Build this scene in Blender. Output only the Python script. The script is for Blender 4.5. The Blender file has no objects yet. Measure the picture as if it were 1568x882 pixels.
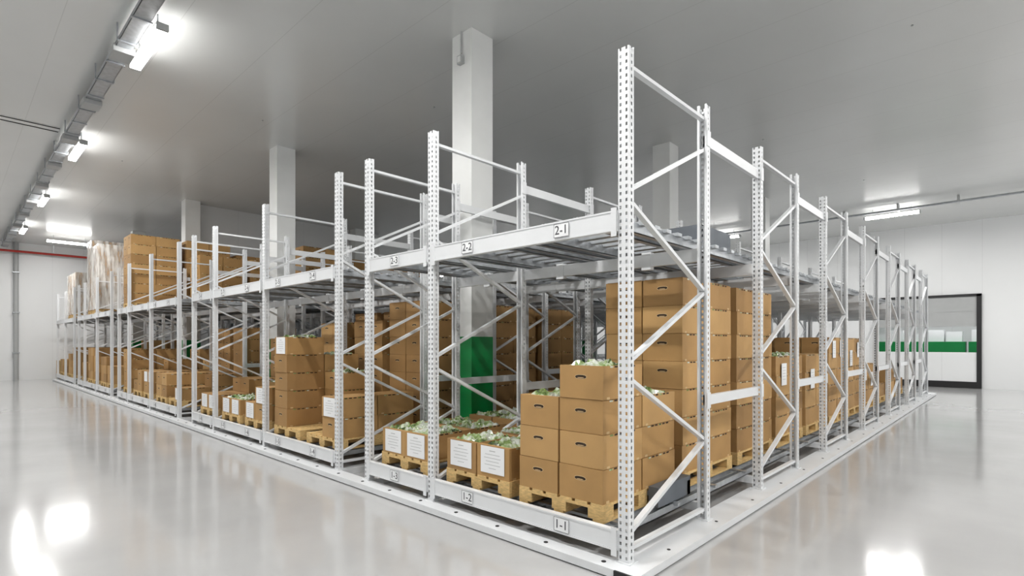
import bpy, math, random
from mathutils import Vector
random.seed(7)
S = bpy.context.scene
# plan coordinates: u = along the long rack front (to photo left), v = along the rack end; world X=-u, Y=v
H = 1.67
CEIL = 6.17

# ---------------------------------------------------------------- materials
def new_mat(name):
    m = bpy.data.materials.new(name); m.use_nodes = True
    return m, m.node_tree, m.node_tree.nodes['Principled BSDF']
def mat(name, col, rough=0.5, metal=0.0, var=0.0, scale=4.0, bump=0.0, bscale=40.0, spec=0.5, stretch=None):
    m, nt, b = new_mat(name)
    b.inputs['Roughness'].default_value = rough
    b.inputs['Metallic'].default_value = metal
    b.inputs['Specular IOR Level'].default_value = spec
    geo = nt.nodes.new('ShaderNodeNewGeometry')
    vec = geo.outputs['Position']
    if stretch:
        mp = nt.nodes.new('ShaderNodeMapping'); mp.inputs['Scale'].default_value = stretch
        nt.links.new(vec, mp.inputs['Vector']); vec = mp.outputs['Vector']
    n = nt.nodes.new('ShaderNodeTexNoise'); n.inputs['Scale'].default_value = scale; n.inputs['Detail'].default_value = 4
    nt.links.new(vec, n.inputs['Vector'])
    r = nt.nodes.new('ShaderNodeValToRGB')
    r.color_ramp.elements[0].position = .3; r.color_ramp.elements[1].position = .7
    r.color_ramp.elements[0].color = tuple(c*(1-var) for c in col)+(1,)
    r.color_ramp.elements[1].color = tuple(min(1, c*(1+var)) for c in col)+(1,)
    nt.links.new(n.outputs['Fac'], r.inputs['Fac']); nt.links.new(r.outputs['Color'], b.inputs['Base Color'])
    if bump > 0:
        n2 = nt.nodes.new('ShaderNodeTexNoise'); n2.inputs['Scale'].default_value = bscale
        nt.links.new(vec, n2.inputs['Vector'])
        bp = nt.nodes.new('ShaderNodeBump'); bp.inputs['Strength'].default_value = bump; bp.inputs['Distance'].default_value = .01
        nt.links.new(n2.outputs['Fac'], bp.inputs['Height']); nt.links.new(bp.outputs['Normal'], b.inputs['Normal'])
    return m
def emis(name, col, s):
    m, nt, b = new_mat(name)
    b.inputs['Base Color'].default_value = (*col, 1)
    b.inputs['Emission Color'].default_value = (*col, 1); b.inputs['Emission Strength'].default_value = s
    return m
def seams(m, axis, pitch, width=.008, dark=.8):
    nt = m.node_tree; b = nt.nodes['Principled BSDF']
    src = b.inputs['Base Color'].links[0].from_socket
    geo = nt.nodes.new('ShaderNodeNewGeometry'); sep = nt.nodes.new('ShaderNodeSeparateXYZ')
    nt.links.new(geo.outputs['Position'], sep.inputs[0])
    d = nt.nodes.new('ShaderNodeMath'); d.operation = 'DIVIDE'; d.inputs[1].default_value = pitch
    nt.links.new(sep.outputs[axis], d.inputs[0])
    f = nt.nodes.new('ShaderNodeMath'); f.operation = 'FRACT'; nt.links.new(d.outputs[0], f.inputs[0])
    l = nt.nodes.new('ShaderNodeMath'); l.operation = 'LESS_THAN'; l.inputs[1].default_value = width/pitch
    nt.links.new(f.outputs[0], l.inputs[0])
    mx = nt.nodes.new('ShaderNodeMix'); mx.data_type = 'RGBA'; mx.blend_type = 'MULTIPLY'
    nt.links.new(l.outputs[0], mx.inputs[0]); nt.links.new(src, mx.inputs[6]); mx.inputs[7].default_value = (dark, dark, dark, 1)
    nt.links.new(mx.outputs[2], b.inputs['Base Color'])

M_white = mat('white_powder_coat', (.75,.765,.78), .36, var=.02)
M_wall = mat('white_wall_panel', (.82,.83,.835), .35, var=.02, scale=.6)
seams(M_wall, 0, 1.15, .01, .82); seams(M_wall, 1, 1.15, .01, .82)
M_col = mat('column_panel', (.76,.77,.76), .4, var=.02)
M_ceil = mat('ceiling_panel', (.68,.69,.68), .25, var=.03, scale=.5, spec=.9)
seams(M_ceil, 1, 1.15, .01, .86)
M_floor = mat('epoxy_floor', (.46,.46,.46), .115, var=.06, scale=.9, spec=.6)
M_galv = mat('galvanised_steel', (.42,.44,.46), .38, metal=.7, var=.12, scale=14)
M_dark = mat('dark_steel', (.12,.135,.155), .5, var=.1)
M_black = mat('black_rubber_and_shade', (.012,.012,.013), .5)
M_box = mat('cardboard', (.43,.250,.092), .75, var=.10, scale=3.0, bump=.05)
M_box2 = mat('cardboard_pale', (.49,.295,.115), .75, var=.10, scale=2.0, bump=.05)
M_box3 = mat('cardboard_brown_and_shaded', (.36,.205,.075), .75, var=.12, scale=2.0, bump=.05)  # one of the random carton tones; on inner stacks it paints interior shade
M_edge = mat('cardboard_edge', (.60,.42,.22), .8, var=.1)
M_hole = mat('carton_hole_shade', (.035,.02,.01), .9)  # near-black colour paints the shade inside hand holes, slots and open cartons
M_wood = mat('pallet_wood', (.66,.45,.19), .7, var=.22, scale=9, stretch=(3,3,12), bump=.1)
M_green = mat('green_paint', (.0,.24,.055), .35, var=.04)
M_paper = mat('paper', (.86,.87,.88), .6)
M_ink = mat('ink', (.05,.05,.06), .6)
M_grey = mat('grey_plastic', (.42,.43,.43), .5)
M_red = mat('red_pipe_paint', (.45,.03,.02), .4)
M_curt = mat('door_curtain', (.42,.43,.43), .45, var=.03)
M_lamp = emis('lamp_diffuser', (1,.985,.96), 26)
def produce_mat():
    m, nt, b = new_mat('leafy_produce_in_film')
    geo = nt.nodes.new('ShaderNodeNewGeometry')
    n = nt.nodes.new('ShaderNodeTexNoise'); n.inputs['Scale'].default_value = 9; n.inputs['Detail'].default_value = 7
    nt.links.new(geo.outputs['Position'], n.inputs['Vector'])
    r = nt.nodes.new('ShaderNodeValToRGB'); e = r.color_ramp.elements
    e[0].position = .34; e[0].color = (.05,.075,.03,1); e[1].position = .58; e[1].color = (.60,.63,.57,1)
    x = e.new(.43); x.color = (.19,.28,.08,1)
    x = e.new(.50); x.color = (.40,.48,.28,1)
    nt.links.new(n.outputs['Fac'], r.inputs['Fac']); nt.links.new(r.outputs['Color'], b.inputs['Base Color'])
    b.inputs['Roughness'].default_value = .18
    return m
M_prod = produce_mat()
def wrap_mat():
    m, nt, b = new_mat('stretch_wrap')
    geo = nt.nodes.new('ShaderNodeNewGeometry')
    mp = nt.nodes.new('ShaderNodeMapping'); mp.inputs['Scale'].default_value = (5,5,.8)
    nt.links.new(geo.outputs['Position'], mp.inputs['Vector'])
    n = nt.nodes.new('ShaderNodeTexNoise'); n.inputs['Scale'].default_value = 2.0; n.inputs['Detail'].default_value = 3
    nt.links.new(mp.outputs['Vector'], n.inputs['Vector'])
    r = nt.nodes.new('ShaderNodeValToRGB'); e = r.color_ramp.elements
    e[0].position=.35; e[0].color=(.2,.2,.2,1); e[1].position=.6; e[1].color=(.85,.85,.85,1)
    nt.links.new(n.outputs['Fac'], r.inputs['Fac']); nt.links.new(r.outputs['Color'], b.inputs['Alpha'])
    b.inputs['Base Color'].default_value=(.8,.79,.76,1); b.inputs['Roughness'].default_value=.2
    return m
M_wrap = wrap_mat()

# ---------------------------------------------------------------- mesh builder (u,v,z) -> world
class MB:
    def __init__(s): s.v=[]; s.f=[]; s.m=[]; s.mats=[]
    def mi(s, m):
        if m not in s.mats: s.mats.append(m)
        return s.mats.index(m)
    def poly(s, pts, m):
        k=len(s.v); s.v += [(-p[0],p[1],p[2]) for p in pts]; s.f.append(tuple(range(k,k+len(pts)))); s.m.append(s.mi(m))
    def box(s, u0,u1,v0,v1,z0,z1, m, skip=()):
        k=len(s.v)
        for (a,b,c) in [(u0,v0,z0),(u1,v0,z0),(u1,v1,z0),(u0,v1,z0),(u0,v0,z1),(u1,v0,z1),(u1,v1,z1),(u0,v1,z1)]:
            s.v.append((-a,b,c))
        F={'b':(0,1,2,3),'t':(7,6,5,4),'f':(4,5,1,0),'k':(6,7,3,2),'n':(7,4,0,3),'o':(5,6,2,1)}
        i=s.mi(m)
        for n,q in F.items():
            if n in skip: continue
            s.f.append(tuple(k+j for j in q)); s.m.append(i)
    def bar(s, p, q, w, h, m, up=(0,0,1)):
        p=Vector(p); q=Vector(q); d=(q-p).normalized(); upv=Vector(up)
        if abs(d.dot(upv))>.99: upv=Vector((0,1,0))
        a=d.cross(upv).normalized()*w/2; b=a.cross(d).normalized()*h/2
        k=len(s.v)
        for c in (p,q):
            for o in (a+b,a-b,-a-b,-a+b):
                x=c+o; s.v.append((-x.x,x.y,x.z))
        i=s.mi(m)
        for q4 in [(0,1,2,3),(7,6,5,4),(0,4,5,1),(1,5,6,2),(2,6,7,3),(3,7,4,0)]:
            s.f.append(tuple(k+j for j in q4)); s.m.append(i)
    def cyl(s, p, q, r, m, n=12):
        p=Vector(p); q=Vector(q); d=(q-p).normalized(); upv=Vector((0,0,1))
        if abs(d.dot(upv))>.99: upv=Vector((0,1,0))
        a=d.cross(upv).normalized(); b=a.cross(d).normalized()
        k=len(s.v); i=s.mi(m)
        for c in (p,q):
            for j in range(n):
                t=2*math.pi*j/n; x=c+a*r*math.cos(t)+b*r*math.sin(t); s.v.append((-x.x,x.y,x.z))
        for j in range(n):
            s.f.append((k+j,k+(j+1)%n,k+n+(j+1)%n,k+n+j)); s.m.append(i)
        s.f.append(tuple(k+j for j in range(n))); s.m.append(i)
        s.f.append(tuple(k+n+j for j in reversed(range(n)))); s.m.append(i)
    def mesh(s, name):
        me=bpy.data.meshes.new(name); me.from_pydata(s.v,[],s.f)
        for m in s.mats: me.materials.append(m)
        me.polygons.foreach_set('material_index', s.m); me.update()
        return me
    def obj(s, name, parent=None):
        return link(name, s.mesh(name), parent)
def link(name, data, parent=None, loc=(0,0,0)):
    o=bpy.data.objects.new(name, data); S.collection.objects.link(o); o.location=(-loc[0],loc[1],loc[2])
    if parent: o.parent=parent
    return o
def quick(name, u0,u1,v0,v1,z0,z1, m, parent=None):
    b=MB(); b.box(u0,u1,v0,v1,z0,z1,m); return b.obj(name,parent)

# ---------------------------------------------------------------- room shell
U0,U1,V0,V1 = -6.0,30.5,-7.0,22.5
quick('floor', U0-.2,U1+.2,V0-.2,V1+4.6,-.2,0, M_floor)
quick('ceiling', U0-.2,U1+.2,V0-.2,V1+.2,CEIL,CEIL+.2, M_ceil)
quick('wall_left', U1,U1+.2,V0,V1,0,CEIL, M_wall)
quick('wall_right', U0-.2,U0,V0,V1,0,CEIL, M_wall)
quick('wall_front', U0,U1,V0-.2,V0,0,CEIL, M_wall)
D1=(-1.1,2.1,3.45); D2=(17.3,18.9,3.5)
b=MB()
b.box(U0,D1[0],V1,V1+.2,0,CEIL,M_wall); b.box(D1[1],D2[0],V1,V1+.2,0,CEIL,M_wall); b.box(D2[1],U1,V1,V1+.2,0,CEIL,M_wall)
b.box(D1[0],D1[1],V1,V1+.2,D1[2],CEIL,M_wall); b.box(D2[0],D2[1],V1,V1+.2,D2[2],CEIL,M_wall)
b.obj('wall_back')
b=MB()
b.box(-3,21,V1+4.4,V1+4.6,0,3.9,M_wall); b.box(-3.2,-3,V1+.2,V1+4.6,0,3.9,M_wall); b.box(21,21.2,V1+.2,V1+4.6,0,3.9,M_wall)
b.box(-3.2,21.2,V1+.2,V1+4.6,3.9,4.0,M_wall)
b.obj('wall_packing_room')
b=MB()
for k in range(12):
    uu=-2.5+k*1.95
    b.box(uu,uu+1.85,V1+2.4,V1+3.3,.0,1.72,M_green)
    for j in range(3): b.box(uu+.1+j*.58,uu+.6+j*.58,V1+2.5,V1+3.1,1.72,2.05+.08*((k+j)%3),M_paper)
b.obj('green_packing_line')
def fill(b,D,zlo,zhi):
    f=.10; a0,a1=V1-.10,V1-.002
    b.box(D[0]-.04,D[0]+f,a0,a1,0,D[2],M_black); b.box(D[1]-f,D[1]+.04,a0,a1,0,D[2],M_black)
    b.box(D[0]-.04,D[1]+.04,a0,a1,D[2]-.07,D[2]+.02,M_black); b.box(D[0]+f,D[1]-f,a0,a1,0,.24,M_black)
    if zhi: 
        b.box(D[0]+f,D[1]-f,V1-.06,V1-.03,zhi,D[2]-.07,M_curt)
        for z in (zhi+.0,zhi+.55): b.box(D[0]+f,D[1]-f,V1-.07,V1-.06,z,z+.03,M_grey)
    b.box(D[0]+f,D[1]-f,V1-.06,V1-.03,.24,zlo,M_wall)
b=MB(); fill(b,D1,1.32,2.28); b.obj('door_1')
b=MB(); fill(b,D2,1.0,None); b.obj('door_2')
quick('ceiling_bulkhead', 17.25,17.6,2.15,9.0,4.35,CEIL-.001, M_wall)
for i,(cu,cv) in enumerate([(3.57,1.75),(10.15,1.78),(16.82,1.75),(23.65,1.75),(3.57,7.72),(3.57,13.95),(10.05,7.65),(10.05,13.95),(16.82,7.65)]):
    s=.42
    b=MB(); b.box(cu,cu+s,cv,cv+s,1.76,CEIL,M_col); b.box(cu-.003,cu+s+.003,cv-.003,cv+s+.003,0,1.76,M_green)
    b.box(cu-.006,cu+.012,cv-.006,cv+.012,1.76,CEIL-.01,M_col)
    if i==0:
        b.cyl((cu+.20,cv-.02,5.86),(cu+.20,cv-.02,CEIL),.012,M_grey,8)
        b.box(cu+.15,cu+.25,cv-.06,cv,5.70,5.82,M_grey); b.box(cu+.17,cu+.23,cv-.07,cv-.06,5.72,5.80,M_col)
    b.obj('support_column')
b=MB()
for (uu,v0) in ((12.5,-2.75),(12.75,-2.75)):
    b.box(uu,uu+.05,v0,v0+1.0,CEIL-.014,CEIL-.006,M_black)
b.box(12.46,12.84,-2.8,-1.75,CEIL-.006,CEIL-.001,M_col)
b.obj('linear_air_diffuser')
CT=CEIL-.002
b=MB(); b.cyl((U1-.12,-1.25,0),(U1-.12,-1.25,CT),.09,M_grey,16)
for z in (1.2,3.0,4.8): b.box(U1-.23,U1-.002,-1.37,-1.13,z,z+.05,M_galv)
b.obj('wall_conduit')
b=MB(); b.cyl((U1-.45,V0+.1,5.72),(U1-.45,6,5.72),.05,M_red,12)
for v in range(-6,6,3): b.bar((U1-.45,v,5.72),(U1-.45,v,CT),.02,.02,M_galv)
b.obj('sprinkler_pipe')
b=MB()
b.cyl((U0+.02,17.75,5.98),(U1-.02,17.75,5.98),.035,M_galv,10); b.cyl((U0+.02,17.9,6.0),(U1-.02,17.9,6.0),.025,M_galv,10)
for k in range(24):
    uu=U0+.7+k*1.5; b.box(uu,uu+.05,17.68,17.97,5.95,CT,M_grey)
b.obj('ceiling_conduit')
b=MB(); tv=-1.62; tz=5.93
b.box(U0+.02,U1-.02,tv-.10,tv+.10,tz,tz+.006,M_galv); b.box(U0+.02,U1-.02,tv-.10,tv-.094,tz,tz+.07,M_galv); b.box(U0+.02,U1-.02,tv+.094,tv+.10,tz,tz+.07,M_galv)
for k in range(46):
    uu=U0+.3+k*.8
    if uu>U1-.6: break
    b.bar((uu,tv-.12,tz-.01),(uu,tv+.12,tz-.01),.05,.02,M_galv)
    if k%2==0:
        b.bar((uu,tv-.12,tz),(uu,tv-.12,CT),.02,.02,M_galv); b.bar((uu,tv+.12,tz),(uu,tv+.12,CT),.02,.02,M_galv)
    if k%3==1: b.box(uu+.2,uu+.55,tv-.13,tv+.13,tz-.07,tz+.03,M_grey)
for j in range(3): b.cyl((U0+.02,tv-.05+j*.05,tz+.03),(U1-.02,tv-.05+j*.05,tz+.03),.014,M_black if j==1 else M_grey,6)
b.obj('cable_tray')
b=MB()
for (uu,vv) in ((4,-.2),(6,3),(9,1),(12,5),(2,9),(-1,6),(0,2),(8,9),(-3,11),(1,14),(14,-.4),(5,-2.6)):
    b.cyl((uu,vv,CEIL-.02),(uu,vv,CT),.015,M_grey,10)
b.obj('ceiling_sensors')

# ---------------------------------------------------------------- lamps
LK=.66
def lamp(u,v,along='u',power=200,L=1.5,z=5.86):
    e=bpy.data.objects.new('ceiling_light',None); S.collection.objects.link(e); e.location=(-u,v,z)
    b=MB(); h=L/2; T=CT-z
    def bx(a0,a1,c0,c1,z0,z1,m):
        if along=='u': b.box(a0,a1,c0,c1,z0,z1,m)
        else: b.box(c0,c1,a0,a1,z0,z1,m)
    bx(-h,h,-.045,.045,.075,.10,M_grey); bx(-h+.02,h-.02,-.065,.065,0.0,.075,M_lamp)
    for k in (-h*.7,h*.7): bx(k-.008,k+.008,-.008,.008,.10,T,M_galv)
    bx(-h-.03,-h+.02,-.07,.07,-.003,.085,M_grey); bx(h-.02,h+.03,-.07,.07,-.003,.085,M_grey)
    b.obj('fixture',e)
    ld=bpy.data.lights.new('lamp_tube','AREA'); ld.shape='RECTANGLE'; ld.energy=power*LK; ld.color=(1,.985,.96)
    ld.size=L-.06 if along=='u' else .11; ld.size_y=.11 if along=='u' else L-.06
    lo=bpy.data.objects.new('lamp_tube',ld); S.collection.objects.link(lo); lo.parent=e; lo.location=(0,0,-.012)
for u in (-5,1,7,13,19,25): lamp(u,-1.4,'u',225)
for u in (-4.75,.95,6.65,12.35,18.05,23.75): lamp(u,18.15,'u',230)
for v in (2.5,8,13.5): lamp(-3.8,v,'v',200)
lamp(27.1,0.2,'v',120)
for u in (4,16): lamp(u,-5.2,'u',120)
for k,u in enumerate((0,8,17)):
    ld=bpy.data.lights.new('panel_light','AREA'); ld.shape='RECTANGLE'; ld.size=3; ld.size_y=.4; ld.energy=85
    lo=bpy.data.objects.new('packing_room_light',ld); S.collection.objects.link(lo); lo.location=(-u,V1+1.8,3.85)

# ---------------------------------------------------------------- rack
rack=bpy.data.objects.new('pallet_rack',None); S.collection.objects.link(rack)
BZ=.07; PH=3.76
blocks=[[0,2.25,3.45],[4.16,6.42,8.69,9.91],[10.91,13.17,15.44,16.66],[17.66,19.92,22.19,23.41],[24.41,26.67,28.9]]
FD=1.38; PITCH=2.73; ROWS=7
VEND=(ROWS-1)*PITCH+FD
def post(b, vface, sgn):
    # C-section; web at vface, flanges running toward sgn*v
    a=.045; dp=.07; n=int(PH/.05)
    def vv(t): return vface+sgn*t
    wc=[-.045,-.033,-.017,.017,.033,.045]
    for i in range(n):
        z=BZ+i*.05; zs=z+.026; z1=z+.05
        b.poly([(-a,vface,z),(a,vface,z),(a,vface,zs),(-a,vface,zs)],M_white)
        for c in (0,2,4): b.poly([(wc[c],vface,zs),(wc[c+1],vface,zs),(wc[c+1],vface,z1),(wc[c],vface,z1)],M_white)
        for su in (-a,a):
            b.poly([(su,vv(0),z),(su,vv(dp),z),(su,vv(dp),zs),(su,vv(0),zs)],M_white)
            b.poly([(su,vv(0),zs),(su,vv(.028),zs),(su,vv(.028),z1),(su,vv(0),z1)],M_white)
            b.poly([(su,vv(.044),zs),(su,vv(dp),zs),(su,vv(dp),z1),(su,vv(.044),z1)],M_white)
    for su,s2 in ((-a,1),(a,-1)):
        b.poly([(su,vv(dp),BZ),(su+s2*.02,vv(dp),BZ),(su+s2*.02,vv(dp),BZ+PH),(su,vv(dp),BZ+PH)],M_white)
        b.poly([(su+s2*.02,vv(dp),BZ),(su+s2*.02,vv(dp-.025),BZ),(su+s2*.02,vv(dp-.025),BZ+PH),(su+s2*.02,vv(dp),BZ+PH)],M_white)
    b.box(-.065,.065,min(vv(-.02),vv(.10)),max(vv(-.02),vv(.10)),BZ,BZ+.008,M_white)
fb=MB(); post(fb,-.01,1); post(fb,FD+.01,-1)
va,vb=.05,FD-.05
for z0,z1 in ((3.63,3.63),(2.72,3.35),(2.65,2.08),(1.46,2.05),(1.34,.73),(.2,.70),(.09,.09)):
    fb.bar((0,va,BZ+z0),(0,vb,BZ+z1),.045,.028,M_white)
    for (q,zz) in ((va,z0),(vb,z1)): fb.cyl((-.034,q,BZ+zz),(.034,q,BZ+zz),.008,M_galv,8)
fme=fb.mesh('upright_frame')
sb=MB()
sb.box(-.02,.02,FD+.01,PITCH-.01,BZ+3.40,BZ+3.50,M_white)
sb.box(-.02,.02,FD+.01,PITCH-.01,BZ+1.03,BZ+1.12,M_white)
for z in (3.38,1.01):
    sb.box(-.052,-.046,FD-.06,FD+.012,BZ+z,BZ+z+.14,M_white); sb.box(-.052,-.046,PITCH-.012,PITCH+.06,BZ+z,BZ+z+.14,M_white)
sme=sb.mesh('row_spacer')
for bl in blocks:
    for u in bl:
        for r in range(ROWS):
            link('upright_frame',fme,rack,(u,r*PITCH,0))
            if r<ROWS-1: link('row_spacer',sme,rack,(u,r*PITCH,0))
bb=MB(); gb=MB(); lanes=[]
for bl in blocks:
    for a,c in zip(bl[:-1],bl[1:]):
        w=c-a; ls=[(a+.045,c-.045)] if w<1.6 else [(a+.045,(a+c)/2),((a+c)/2,c-.045)]
        lanes+=ls
        for k in range(ROWS*2):
            vv=(k//2)*PITCH+(FD if k%2 else 0)
            if k==0:
                for z0,z1 in ((2.49,2.64),(.15,.30)):
                    bb.box(a+.046,c-.046,-.03,.02,z0,z1,M_white)
                    bb.box(a+.046,c-.046,-.034,-.03,z1-.012,z1,M_white); bb.box(a+.046,c-.046,-.034,-.03,z0,z0+.012,M_white)
                    for e,s in ((a+.046,1),(c-.046,-1)):
                        bb.box(min(e,e+s*.045),max(e,e+s*.045),-.036,-.028,z0-.04,z1+.02,M_white)
            else:
                bb.box(a+.046,c-.046,vv-.02,vv+.03,2.42,2.54,M_white)
                bb.box(a+.046,c-.046,vv-.02,vv+.03,.12,.20,M_white)
        for l0,l1 in ls:
            for ru in (l0+.10,l0+.24,l1-.24,l1-.10):
                for (z0,z1) in ((2.54,2.62),(.20,.26)):
                    gb.box(ru-.03,ru+.03,.03,VEND,z0,z0+.006,M_galv)
                    gb.box(ru-.03,ru-.025,.03,VEND,z0,z1,M_galv); gb.box(ru+.025,ru+.03,.03,VEND,z0,z1,M_galv)
            nx=int(VEND/.20)
            for k in range(nx):
                v=.20+k*.20
                gb.box(l0+.03,l1-.03,v,v+.08,2.605,2.635,M_galv)
                if k%4==0: gb.box(l0+.03,l1-.03,v,v+.045,.245,.268,M_galv)
bb.obj('load_beams',rack); gb.obj('lane_rails',rack)
b=MB()
for l0,l1 in lanes[:8]:
    for k in range(1,6):
        vv=(k//2)*PITCH+(FD if k%2 else 0)
        m_=(l0+l1)/2; b.box(m_-.05,m_+.05,vv-.025,vv+.04,2.39,2.56,M_white)
b.obj('beam_brackets',rack)
b=MB()
b.box(-.20,29.05,-.16,.02,.012,BZ,M_white)
b.box(-.20,-.0,.02,18.4,.012,BZ,M_white)
b.box(-.19,29.0,-.13,.0,0,.012,M_black); b.box(-.17,-.02,.0,18.4,0,.012,M_black)  # black strips paint the shadow line beneath the rails
b.box(-.206,-.02,-.175,-.158,0,BZ+.002,M_black)
k=0
while k*.55<28.5:
    b.cyl((.12+k*.55,-.085,BZ),(.12+k*.55,-.085,BZ+.004),.018,M_black,10); k+=1
k=0
while k*.9<18:
    b.cyl((-.12,.45+k*.9,BZ),(-.12,.45+k*.9,BZ+.004),.014,M_black,10); k+=1
for bl in blocks:
    for u in bl:
        if u==0: b.box(.0,.08,.02,VEND+.1,.0,BZ,M_white)
        else: b.box(u-.07,u+.07,.02,VEND+.1,.0,BZ,M_white)
b.obj('floor_rails',rack)
for li,(l0,l1) in enumerate(lanes[:16]):
    m_=(l0+l1)/2 if li not in (0,) else .55
    for lv,zc in ((2,2.565),(1,.225)):
        b=MB(); b.box(m_-.075,m_+.075,-.040,-.035,zc-.055,zc+.055,M_paper)
        for q in (zc-.055,zc+.052): b.box(m_-.075,m_+.075,-.041,-.040,q,q+.003,M_ink)
        for q in (m_-.075,m_+.072): b.box(q,q+.003,-.041,-.040,zc-.055,zc+.055,M_ink)
        b.obj('lane_label_plate',rack)
        t=bpy.data.curves.new('lane_label_text','FONT'); t.body='%d-%d'%(lv,li+1); t.size=.10; t.align_x='CENTER'; t.align_y='CENTER'; t.extrude=.0005
        t.materials.append(M_ink)
        o=link('lane_label_text',t,rack,(m_,-.0415,zc)); o.rotation_euler=(math.pi/2,0,0)

# ---------------------------------------------------------------- pallets & cartons
PW,PD=.88,1.2
pb=MB()
for x in (0,.39,.78): pb.box(x,x+.1,0,PD,0,.022,M_wood)
for x in (0,.365,.735):
    for y in (0,.5275,1.055): pb.box(x,x+.145,y,y+.145,.022,.100,M_wood)
for y in (0,.5275,1.055): pb.box(0,PW,y,y+.145,.100,.122,M_wood)
for i in range(6): pb.box(i*.152,i*.152+.12,0,PD,.122,.144,M_wood)
pme=pb.mesh('wooden_pallet')
def pallet(u,v,z): return link('wooden_pallet',pme,None,(u,v,z))
def oval(b,cu,v,cz,w,h,m,n=14):
    b.poly([(cu+(w/2)*math.copysign(abs(math.cos(2*math.pi*i/n))**.7,math.cos(2*math.pi*i/n)),v,cz+(h/2)*math.sin(2*math.pi*i/n)) for i in range(n)],m)
def heap(b,u0,u1,v0,v1,z,amp=.10):
    nu,nv=14,20; k=len(b.v); i=b.mi(M_prod)
    ph=random.uniform(0,6)
    for a in range(nu+1):
        for c in range(nv+1):
            e=min(a,nu-a,c,nv-c)
            base=.5+.5*math.sin(a*.9+ph)*math.cos(c*.7+ph*1.7)
            hgt=(0 if e==0 else (random.uniform(.0,1)**1.3*.55+.45*base)*amp*min(1,e/3+.25))
            ju=0 if e==0 else random.uniform(-.010,.010)
            b.v.append((-(u0+(u1-u0)*a/nu+ju), v0+(v1-v0)*c/nv+ju, z+hgt))
    for a in range(nu):
        for c in range(nv):
            q=k+a*(nv+1)+c
            if (a+c)%2: b.f+=[(q,q+1,q+nv+2),(q,q+nv+2,q+nv+1)]
            else: b.f+=[(q,q+1,q+nv+1),(q+1,q+nv+2,q+nv+1)]
            b.m+=[i,i]
def carton(b,u0,u1,v0,v1,z0,z1,opn=False,label=False,m=None,detail=True):
    j=lambda:random.uniform(-.006,.006)
    du,dv=j(),j(); u0+=du+.006;u1+=du-.006;v0+=dv+.006;v1+=dv-.006
    m=m or random.choice((M_box,M_box,M_box2,M_box3))
    zt=z1-.005
    if not opn:
        b.box(u0,u1,v0,v1,z0,zt,m)
        # closed top: two flaps meeting at a seam
        c=(u0+u1)/2
        b.box(u0+.012,c-.003,v0+.012,v1-.012,zt,z1,m); b.box(c+.003,u1-.012,v0+.012,v1-.012,zt,z1,m)
    else:
        t=.008
        b.box(u0,u1,v0,v0+t,z0,zt,m); b.box(u0,u1,v1-t,v1,z0,zt,m); b.box(u0,u0+t,v0+t,v1-t,z0,zt,m); b.box(u1-t,u1,v0+t,v1-t,z0,zt,m)
        b.box(u0+t,u1-t,v0+t,v1-t,z0,z0+.01,M_hole)
        b.box(u0+t,u1-t,v0+t,v0+.06,zt-.006,zt-.002,m); b.box(u0+t,u1-t,v1-.06,v1-t,zt-.006,zt-.002,m)
        heap(b,u0+t+.01,u1-t-.01,v0+.03,v1-.03,zt-.04)
    if detail:
        cu=(u0+u1)/2; zc=z0+(zt-z0)*.66; w=min(.11,(u1-u0)*.32)
        oval(b,cu,v0-.0012,zc,w+.010,.040,M_edge); oval(b,cu,v0-.002,zc,w,.030,M_hole)  # dark oval laid on the face paints the shade of the hand hole
        oval(b,cu,v0-.003,zc-.008,w*.6,.008,M_edge)
        n=6; Lv=v1-v0
        for k in range(n):
            a=v0+Lv*(.16+.68*k/n)
            b.box(u0-.0015,u0,a,a+Lv*.075,zt-.016,zt-.003,M_hole if k%3 else M_prod)
        b.box(u0-.0015,u0,v0+.05,v0+.09,z0+.0,z0+.02,M_edge); b.box(u0-.0015,u0,v1-.09,v1-.05,z0,z0+.02,M_edge)
    if label: sheet(b,(u0+u1)/2,v0-.005,z1-.01)
def sheet(b,cu,v,zt,w=.31,h=.25):
    b.box(cu-w/2,cu+w/2,v-.001,v,zt-h,zt,M_paper)
    for k,(f,t) in enumerate(((.25,.010),(.62,.006),(.7,.006),(.55,.006),(.66,.006),(.3,.006))):
        z=zt-.045-k*.032; b.box(cu-w*f/2,cu+w*f/2,v-.002,v-.001,z,z+t*.7,M_grey)
def side_sheet(b,u,cv,zt,w=.22,h=.30):
    b.box(u-.003,u-.002,cv-w/2,cv+w/2,zt-h,zt,M_paper)
    for k in range(5):
        z=zt-.06-k*.04; b.box(u-.004,u-.003,cv-w*.3,cv+w*.3,z,z+.005,M_grey)
CH=.27
def load(u,v,z,heights,ch=CH,opn=False,label=False,name='cardboard_box_stack',side=False,m=None,detail=True,pal=True):
    """heights: [[near-front, far-front],[near-back, far-back]] (near = smaller u)"""
    if pal: pallet(u,v,z)
    zb=z+.1445 if pal else z
    b=MB(); w=PW/2-.004; d=PD/2-.002
    for r in range(2):
        for c in range(2):
            n=heights[r][c]
            for k in range(n):
                top=(k==n-1)
                carton(b,u+.004+c*w,u+.004+(c+1)*w,v+r*d,v+(r+1)*d,zb+k*ch,zb+(k+1)*ch,opn=opn and top,label=label and r==0 and top,m=m,detail=detail)
            if side and c==0 and n: side_sheet(b,u-.002,v+r*d+d/2+random.uniform(-.05,.05),zb+n*ch-random.uniform(.03,.25))
    b.obj(name)
def full(n): return [[n,n],[n,n]]
Z1=.27; Z2=2.64
V=[.09+1.36*k for k in range(13)]
L=[.24,1.24,2.41,4.30,5.38,6.56,7.66,8.86,11.05,12.14,13.32,14.42,15.6,17.8,18.9,20.06,21.16,22.35,24.55,25.65,26.85,27.9]
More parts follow.
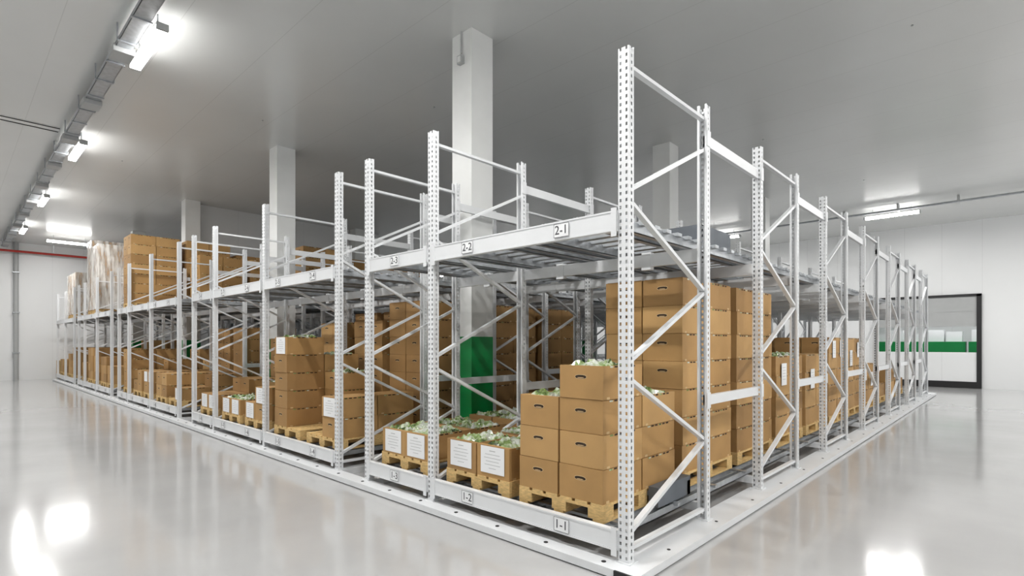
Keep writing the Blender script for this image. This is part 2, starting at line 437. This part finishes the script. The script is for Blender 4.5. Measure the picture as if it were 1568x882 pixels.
load(L[0],V[0],Z1,[[4,3],[3,3]],opn=True)
load(L[0],V[1],Z1,full(7)); load(L[0],V[2],Z1,full(7))
load(L[0],V[3],Z1,full(4),side=True,opn=True); load(L[0],V[4],Z1,full(4),side=True)
load(L[0],V[5],Z1,full(5),side=True); load(L[0],V[6],Z1,full(5),side=True)
load(L[0],V[7],Z1,full(3),side=True)
for k in (8,9,10): load(L[0],V[k],Z1,full(1) if k!=9 else full(2),ch=.3)
load(L[1],V[0],Z1,full(1),ch=.30,opn=True,label=True); load(L[1],V[1],Z1,full(1),ch=.30,opn=True)
load(L[2],V[0],Z1,full(1),ch=.28,opn=True,label=True); load(L[2],V[1],Z1,full(1),ch=.30,opn=True)
load(L[1],V[5],Z1,full(3)); load(L[1],V[6],Z1,full(5))
load(L[3],V[0],Z1,[[2,0],[2,0]],label=True)
load(L[3],V[1],Z1,full(7),m=M_box3); load(L[3],V[2],Z1,full(7),m=M_box3); load(L[3],V[3],Z1,full(7),m=M_box3)  # darker cardboard paints the dimness inside the rack on these stacks
load(L[4],V[0],Z1,[[0,5],[3,4]],opn=True,label=True); load(L[4],V[1],Z1,full(6)); load(L[4],V[2],Z1,full(7),m=M_box3)
load(L[5],V[0],Z1,[[2,1],[2,2]],label=True); load(L[5],V[1],Z1,full(6)); load(L[5],V[2],Z1,full(7),m=M_box3)
load(L[6],V[0],Z1,[[1,1],[2,1]],label=True,opn=True); load(L[6],V[1],Z1,full(4)); load(L[6],V[2],Z1,full(7),m=M_box3)
load(L[7],V[0],Z1,[[1,1],[2,2]],label=True); load(L[7],V[1],Z1,full(5),m=M_box3)
load(L[8],V[0],Z1,[[1,0],[2,1]],label=True); load(L[8],V[1],Z1,full(6),m=M_box3)
load(L[9],V[1],Z1,full(6),m=M_box3); load(L[9],V[0],Z1,full(2))
load(L[10],V[0],Z1,full(2),label=True); load(L[10],V[1],Z1,full(3))
load(L[11],V[0],Z1,[[2,1],[3,2]]); load(L[11],V[1],Z1,full(4))
load(L[12],V[0],Z1,full(4)); load(L[12],V[1],Z1,full(3))
for k,n in ((13,2),(14,3),(15,4),(16,4),(17,2),(18,4),(19,3),(20,2),(21,2)):
    if L[k]+PW>28.85: continue
    load(L[k],V[0],Z1,full(n),detail=False); 
    if k%2: load(L[k],V[1],Z1,full(n+1),detail=False)
# upper level
load(L[12],V[0],Z2,full(7)); load(L[12],V[1],Z2,full(7)); load(L[12],V[2],Z2,full(6),detail=False)
load(L[11],V[1],Z2,full(5)) ; load(L[11],V[2],Z2,full(5)); load(L[10],V[3],Z2,full(5),detail=False)
load(L[9],V[2],Z2,full(4)); load(L[8],V[2],Z2,full(5)); load(L[9],V[3],Z2,full(5),detail=False)
load(L[8],V[4],Z2,full(5),detail=False)
def wrapped(u,v,z,n):
    pallet(u,v,z)
    b=MB(); zb=z+.1445; w=PW/2-.004; d=PD/2-.002
    for r in range(2):
        for c in range(2):
            for k in range(n): carton(b,u+.004+c*w,u+.004+(c+1)*w,v+r*d,v+(r+1)*d,zb+k*CH,zb+(k+1)*CH,detail=False,m=M_box)
    i=b.mi(M_wrap); cor=[(u-.02,v-.02),(u+PW+.02,v-.02),(u+PW+.02,v+PD+.02),(u-.02,v+PD+.02)]
    ring=[]
    for q in range(4):
        p0,p1=cor[q],cor[(q+1)%4]
        for s in range(8): ring.append((p0[0]+(p1[0]-p0[0])*s/8,p0[1]+(p1[1]-p0[1])*s/8))
    nz=n*2; k0=len(b.v); N=len(ring)
    for a in range(nz+1):
        for p in ring:
            jx=random.uniform(0,.018); cx,cy=u+PW/2,v+PD/2
            b.v.append((-(p[0]+math.copysign(jx,p[0]-cx)),p[1]+math.copysign(jx,p[1]-cy),zb+.02+(n*CH)*a/nz))
    for a in range(nz):
        for c in range(N): b.f.append((k0+a*N+c,k0+a*N+(c+1)%N,k0+(a+1)*N+(c+1)%N,k0+(a+1)*N+c)); b.m.append(i)
    b.f.append(tuple(k0+nz*N+c for c in range(N))); b.m.append(i)
    b.obj('stretch_wrapped_pallet_load')
wrapped(L[15],V[0],Z2,8); wrapped(L[16],V[0],Z2,9); wrapped(L[14],V[1],Z2,8)
wrapped(L[18],V[0],Z2,6); wrapped(L[19],V[0],Z2,6)
for k in range(6): pallet(29.25,.1,.0+k*.1445)
b=MB(); b.box(.13,.22,.75,1.36,.27,.44,M_dark); b.box(.13,.9,1.30,1.36,.27,.40,M_dark); b.obj('pallet_cart')
b=MB(); b.box(.2,1.0,1.75,2.5,2.65,2.72,M_dark); b.box(.2,.24,1.75,2.5,2.72,2.85,M_dark); b.box(.2,1.0,1.75,1.79,2.72,2.85,M_dark); b.obj('pallet_cart')

# ---------------------------------------------------------------- world, camera
w=bpy.data.worlds.new('World'); S.world=w; w.use_nodes=True
w.node_tree.nodes['Background'].inputs[0].default_value=(.6,.65,.7,1); w.node_tree.nodes['Background'].inputs[1].default_value=.5
cd=bpy.data.cameras.new('camera'); cam=bpy.data.objects.new('camera',cd); S.collection.objects.link(cam)
cd.sensor_width=36; cd.lens=18.80; cd.shift_y=.0536; cd.clip_start=.05
cam.location=(2.08,-3.39,H); cam.rotation_euler=(math.pi/2,0,math.radians(43.38))
S.camera=cam
S.view_settings.view_transform='Standard'; S.view_settings.look='None'; S.view_settings.exposure=-0.08
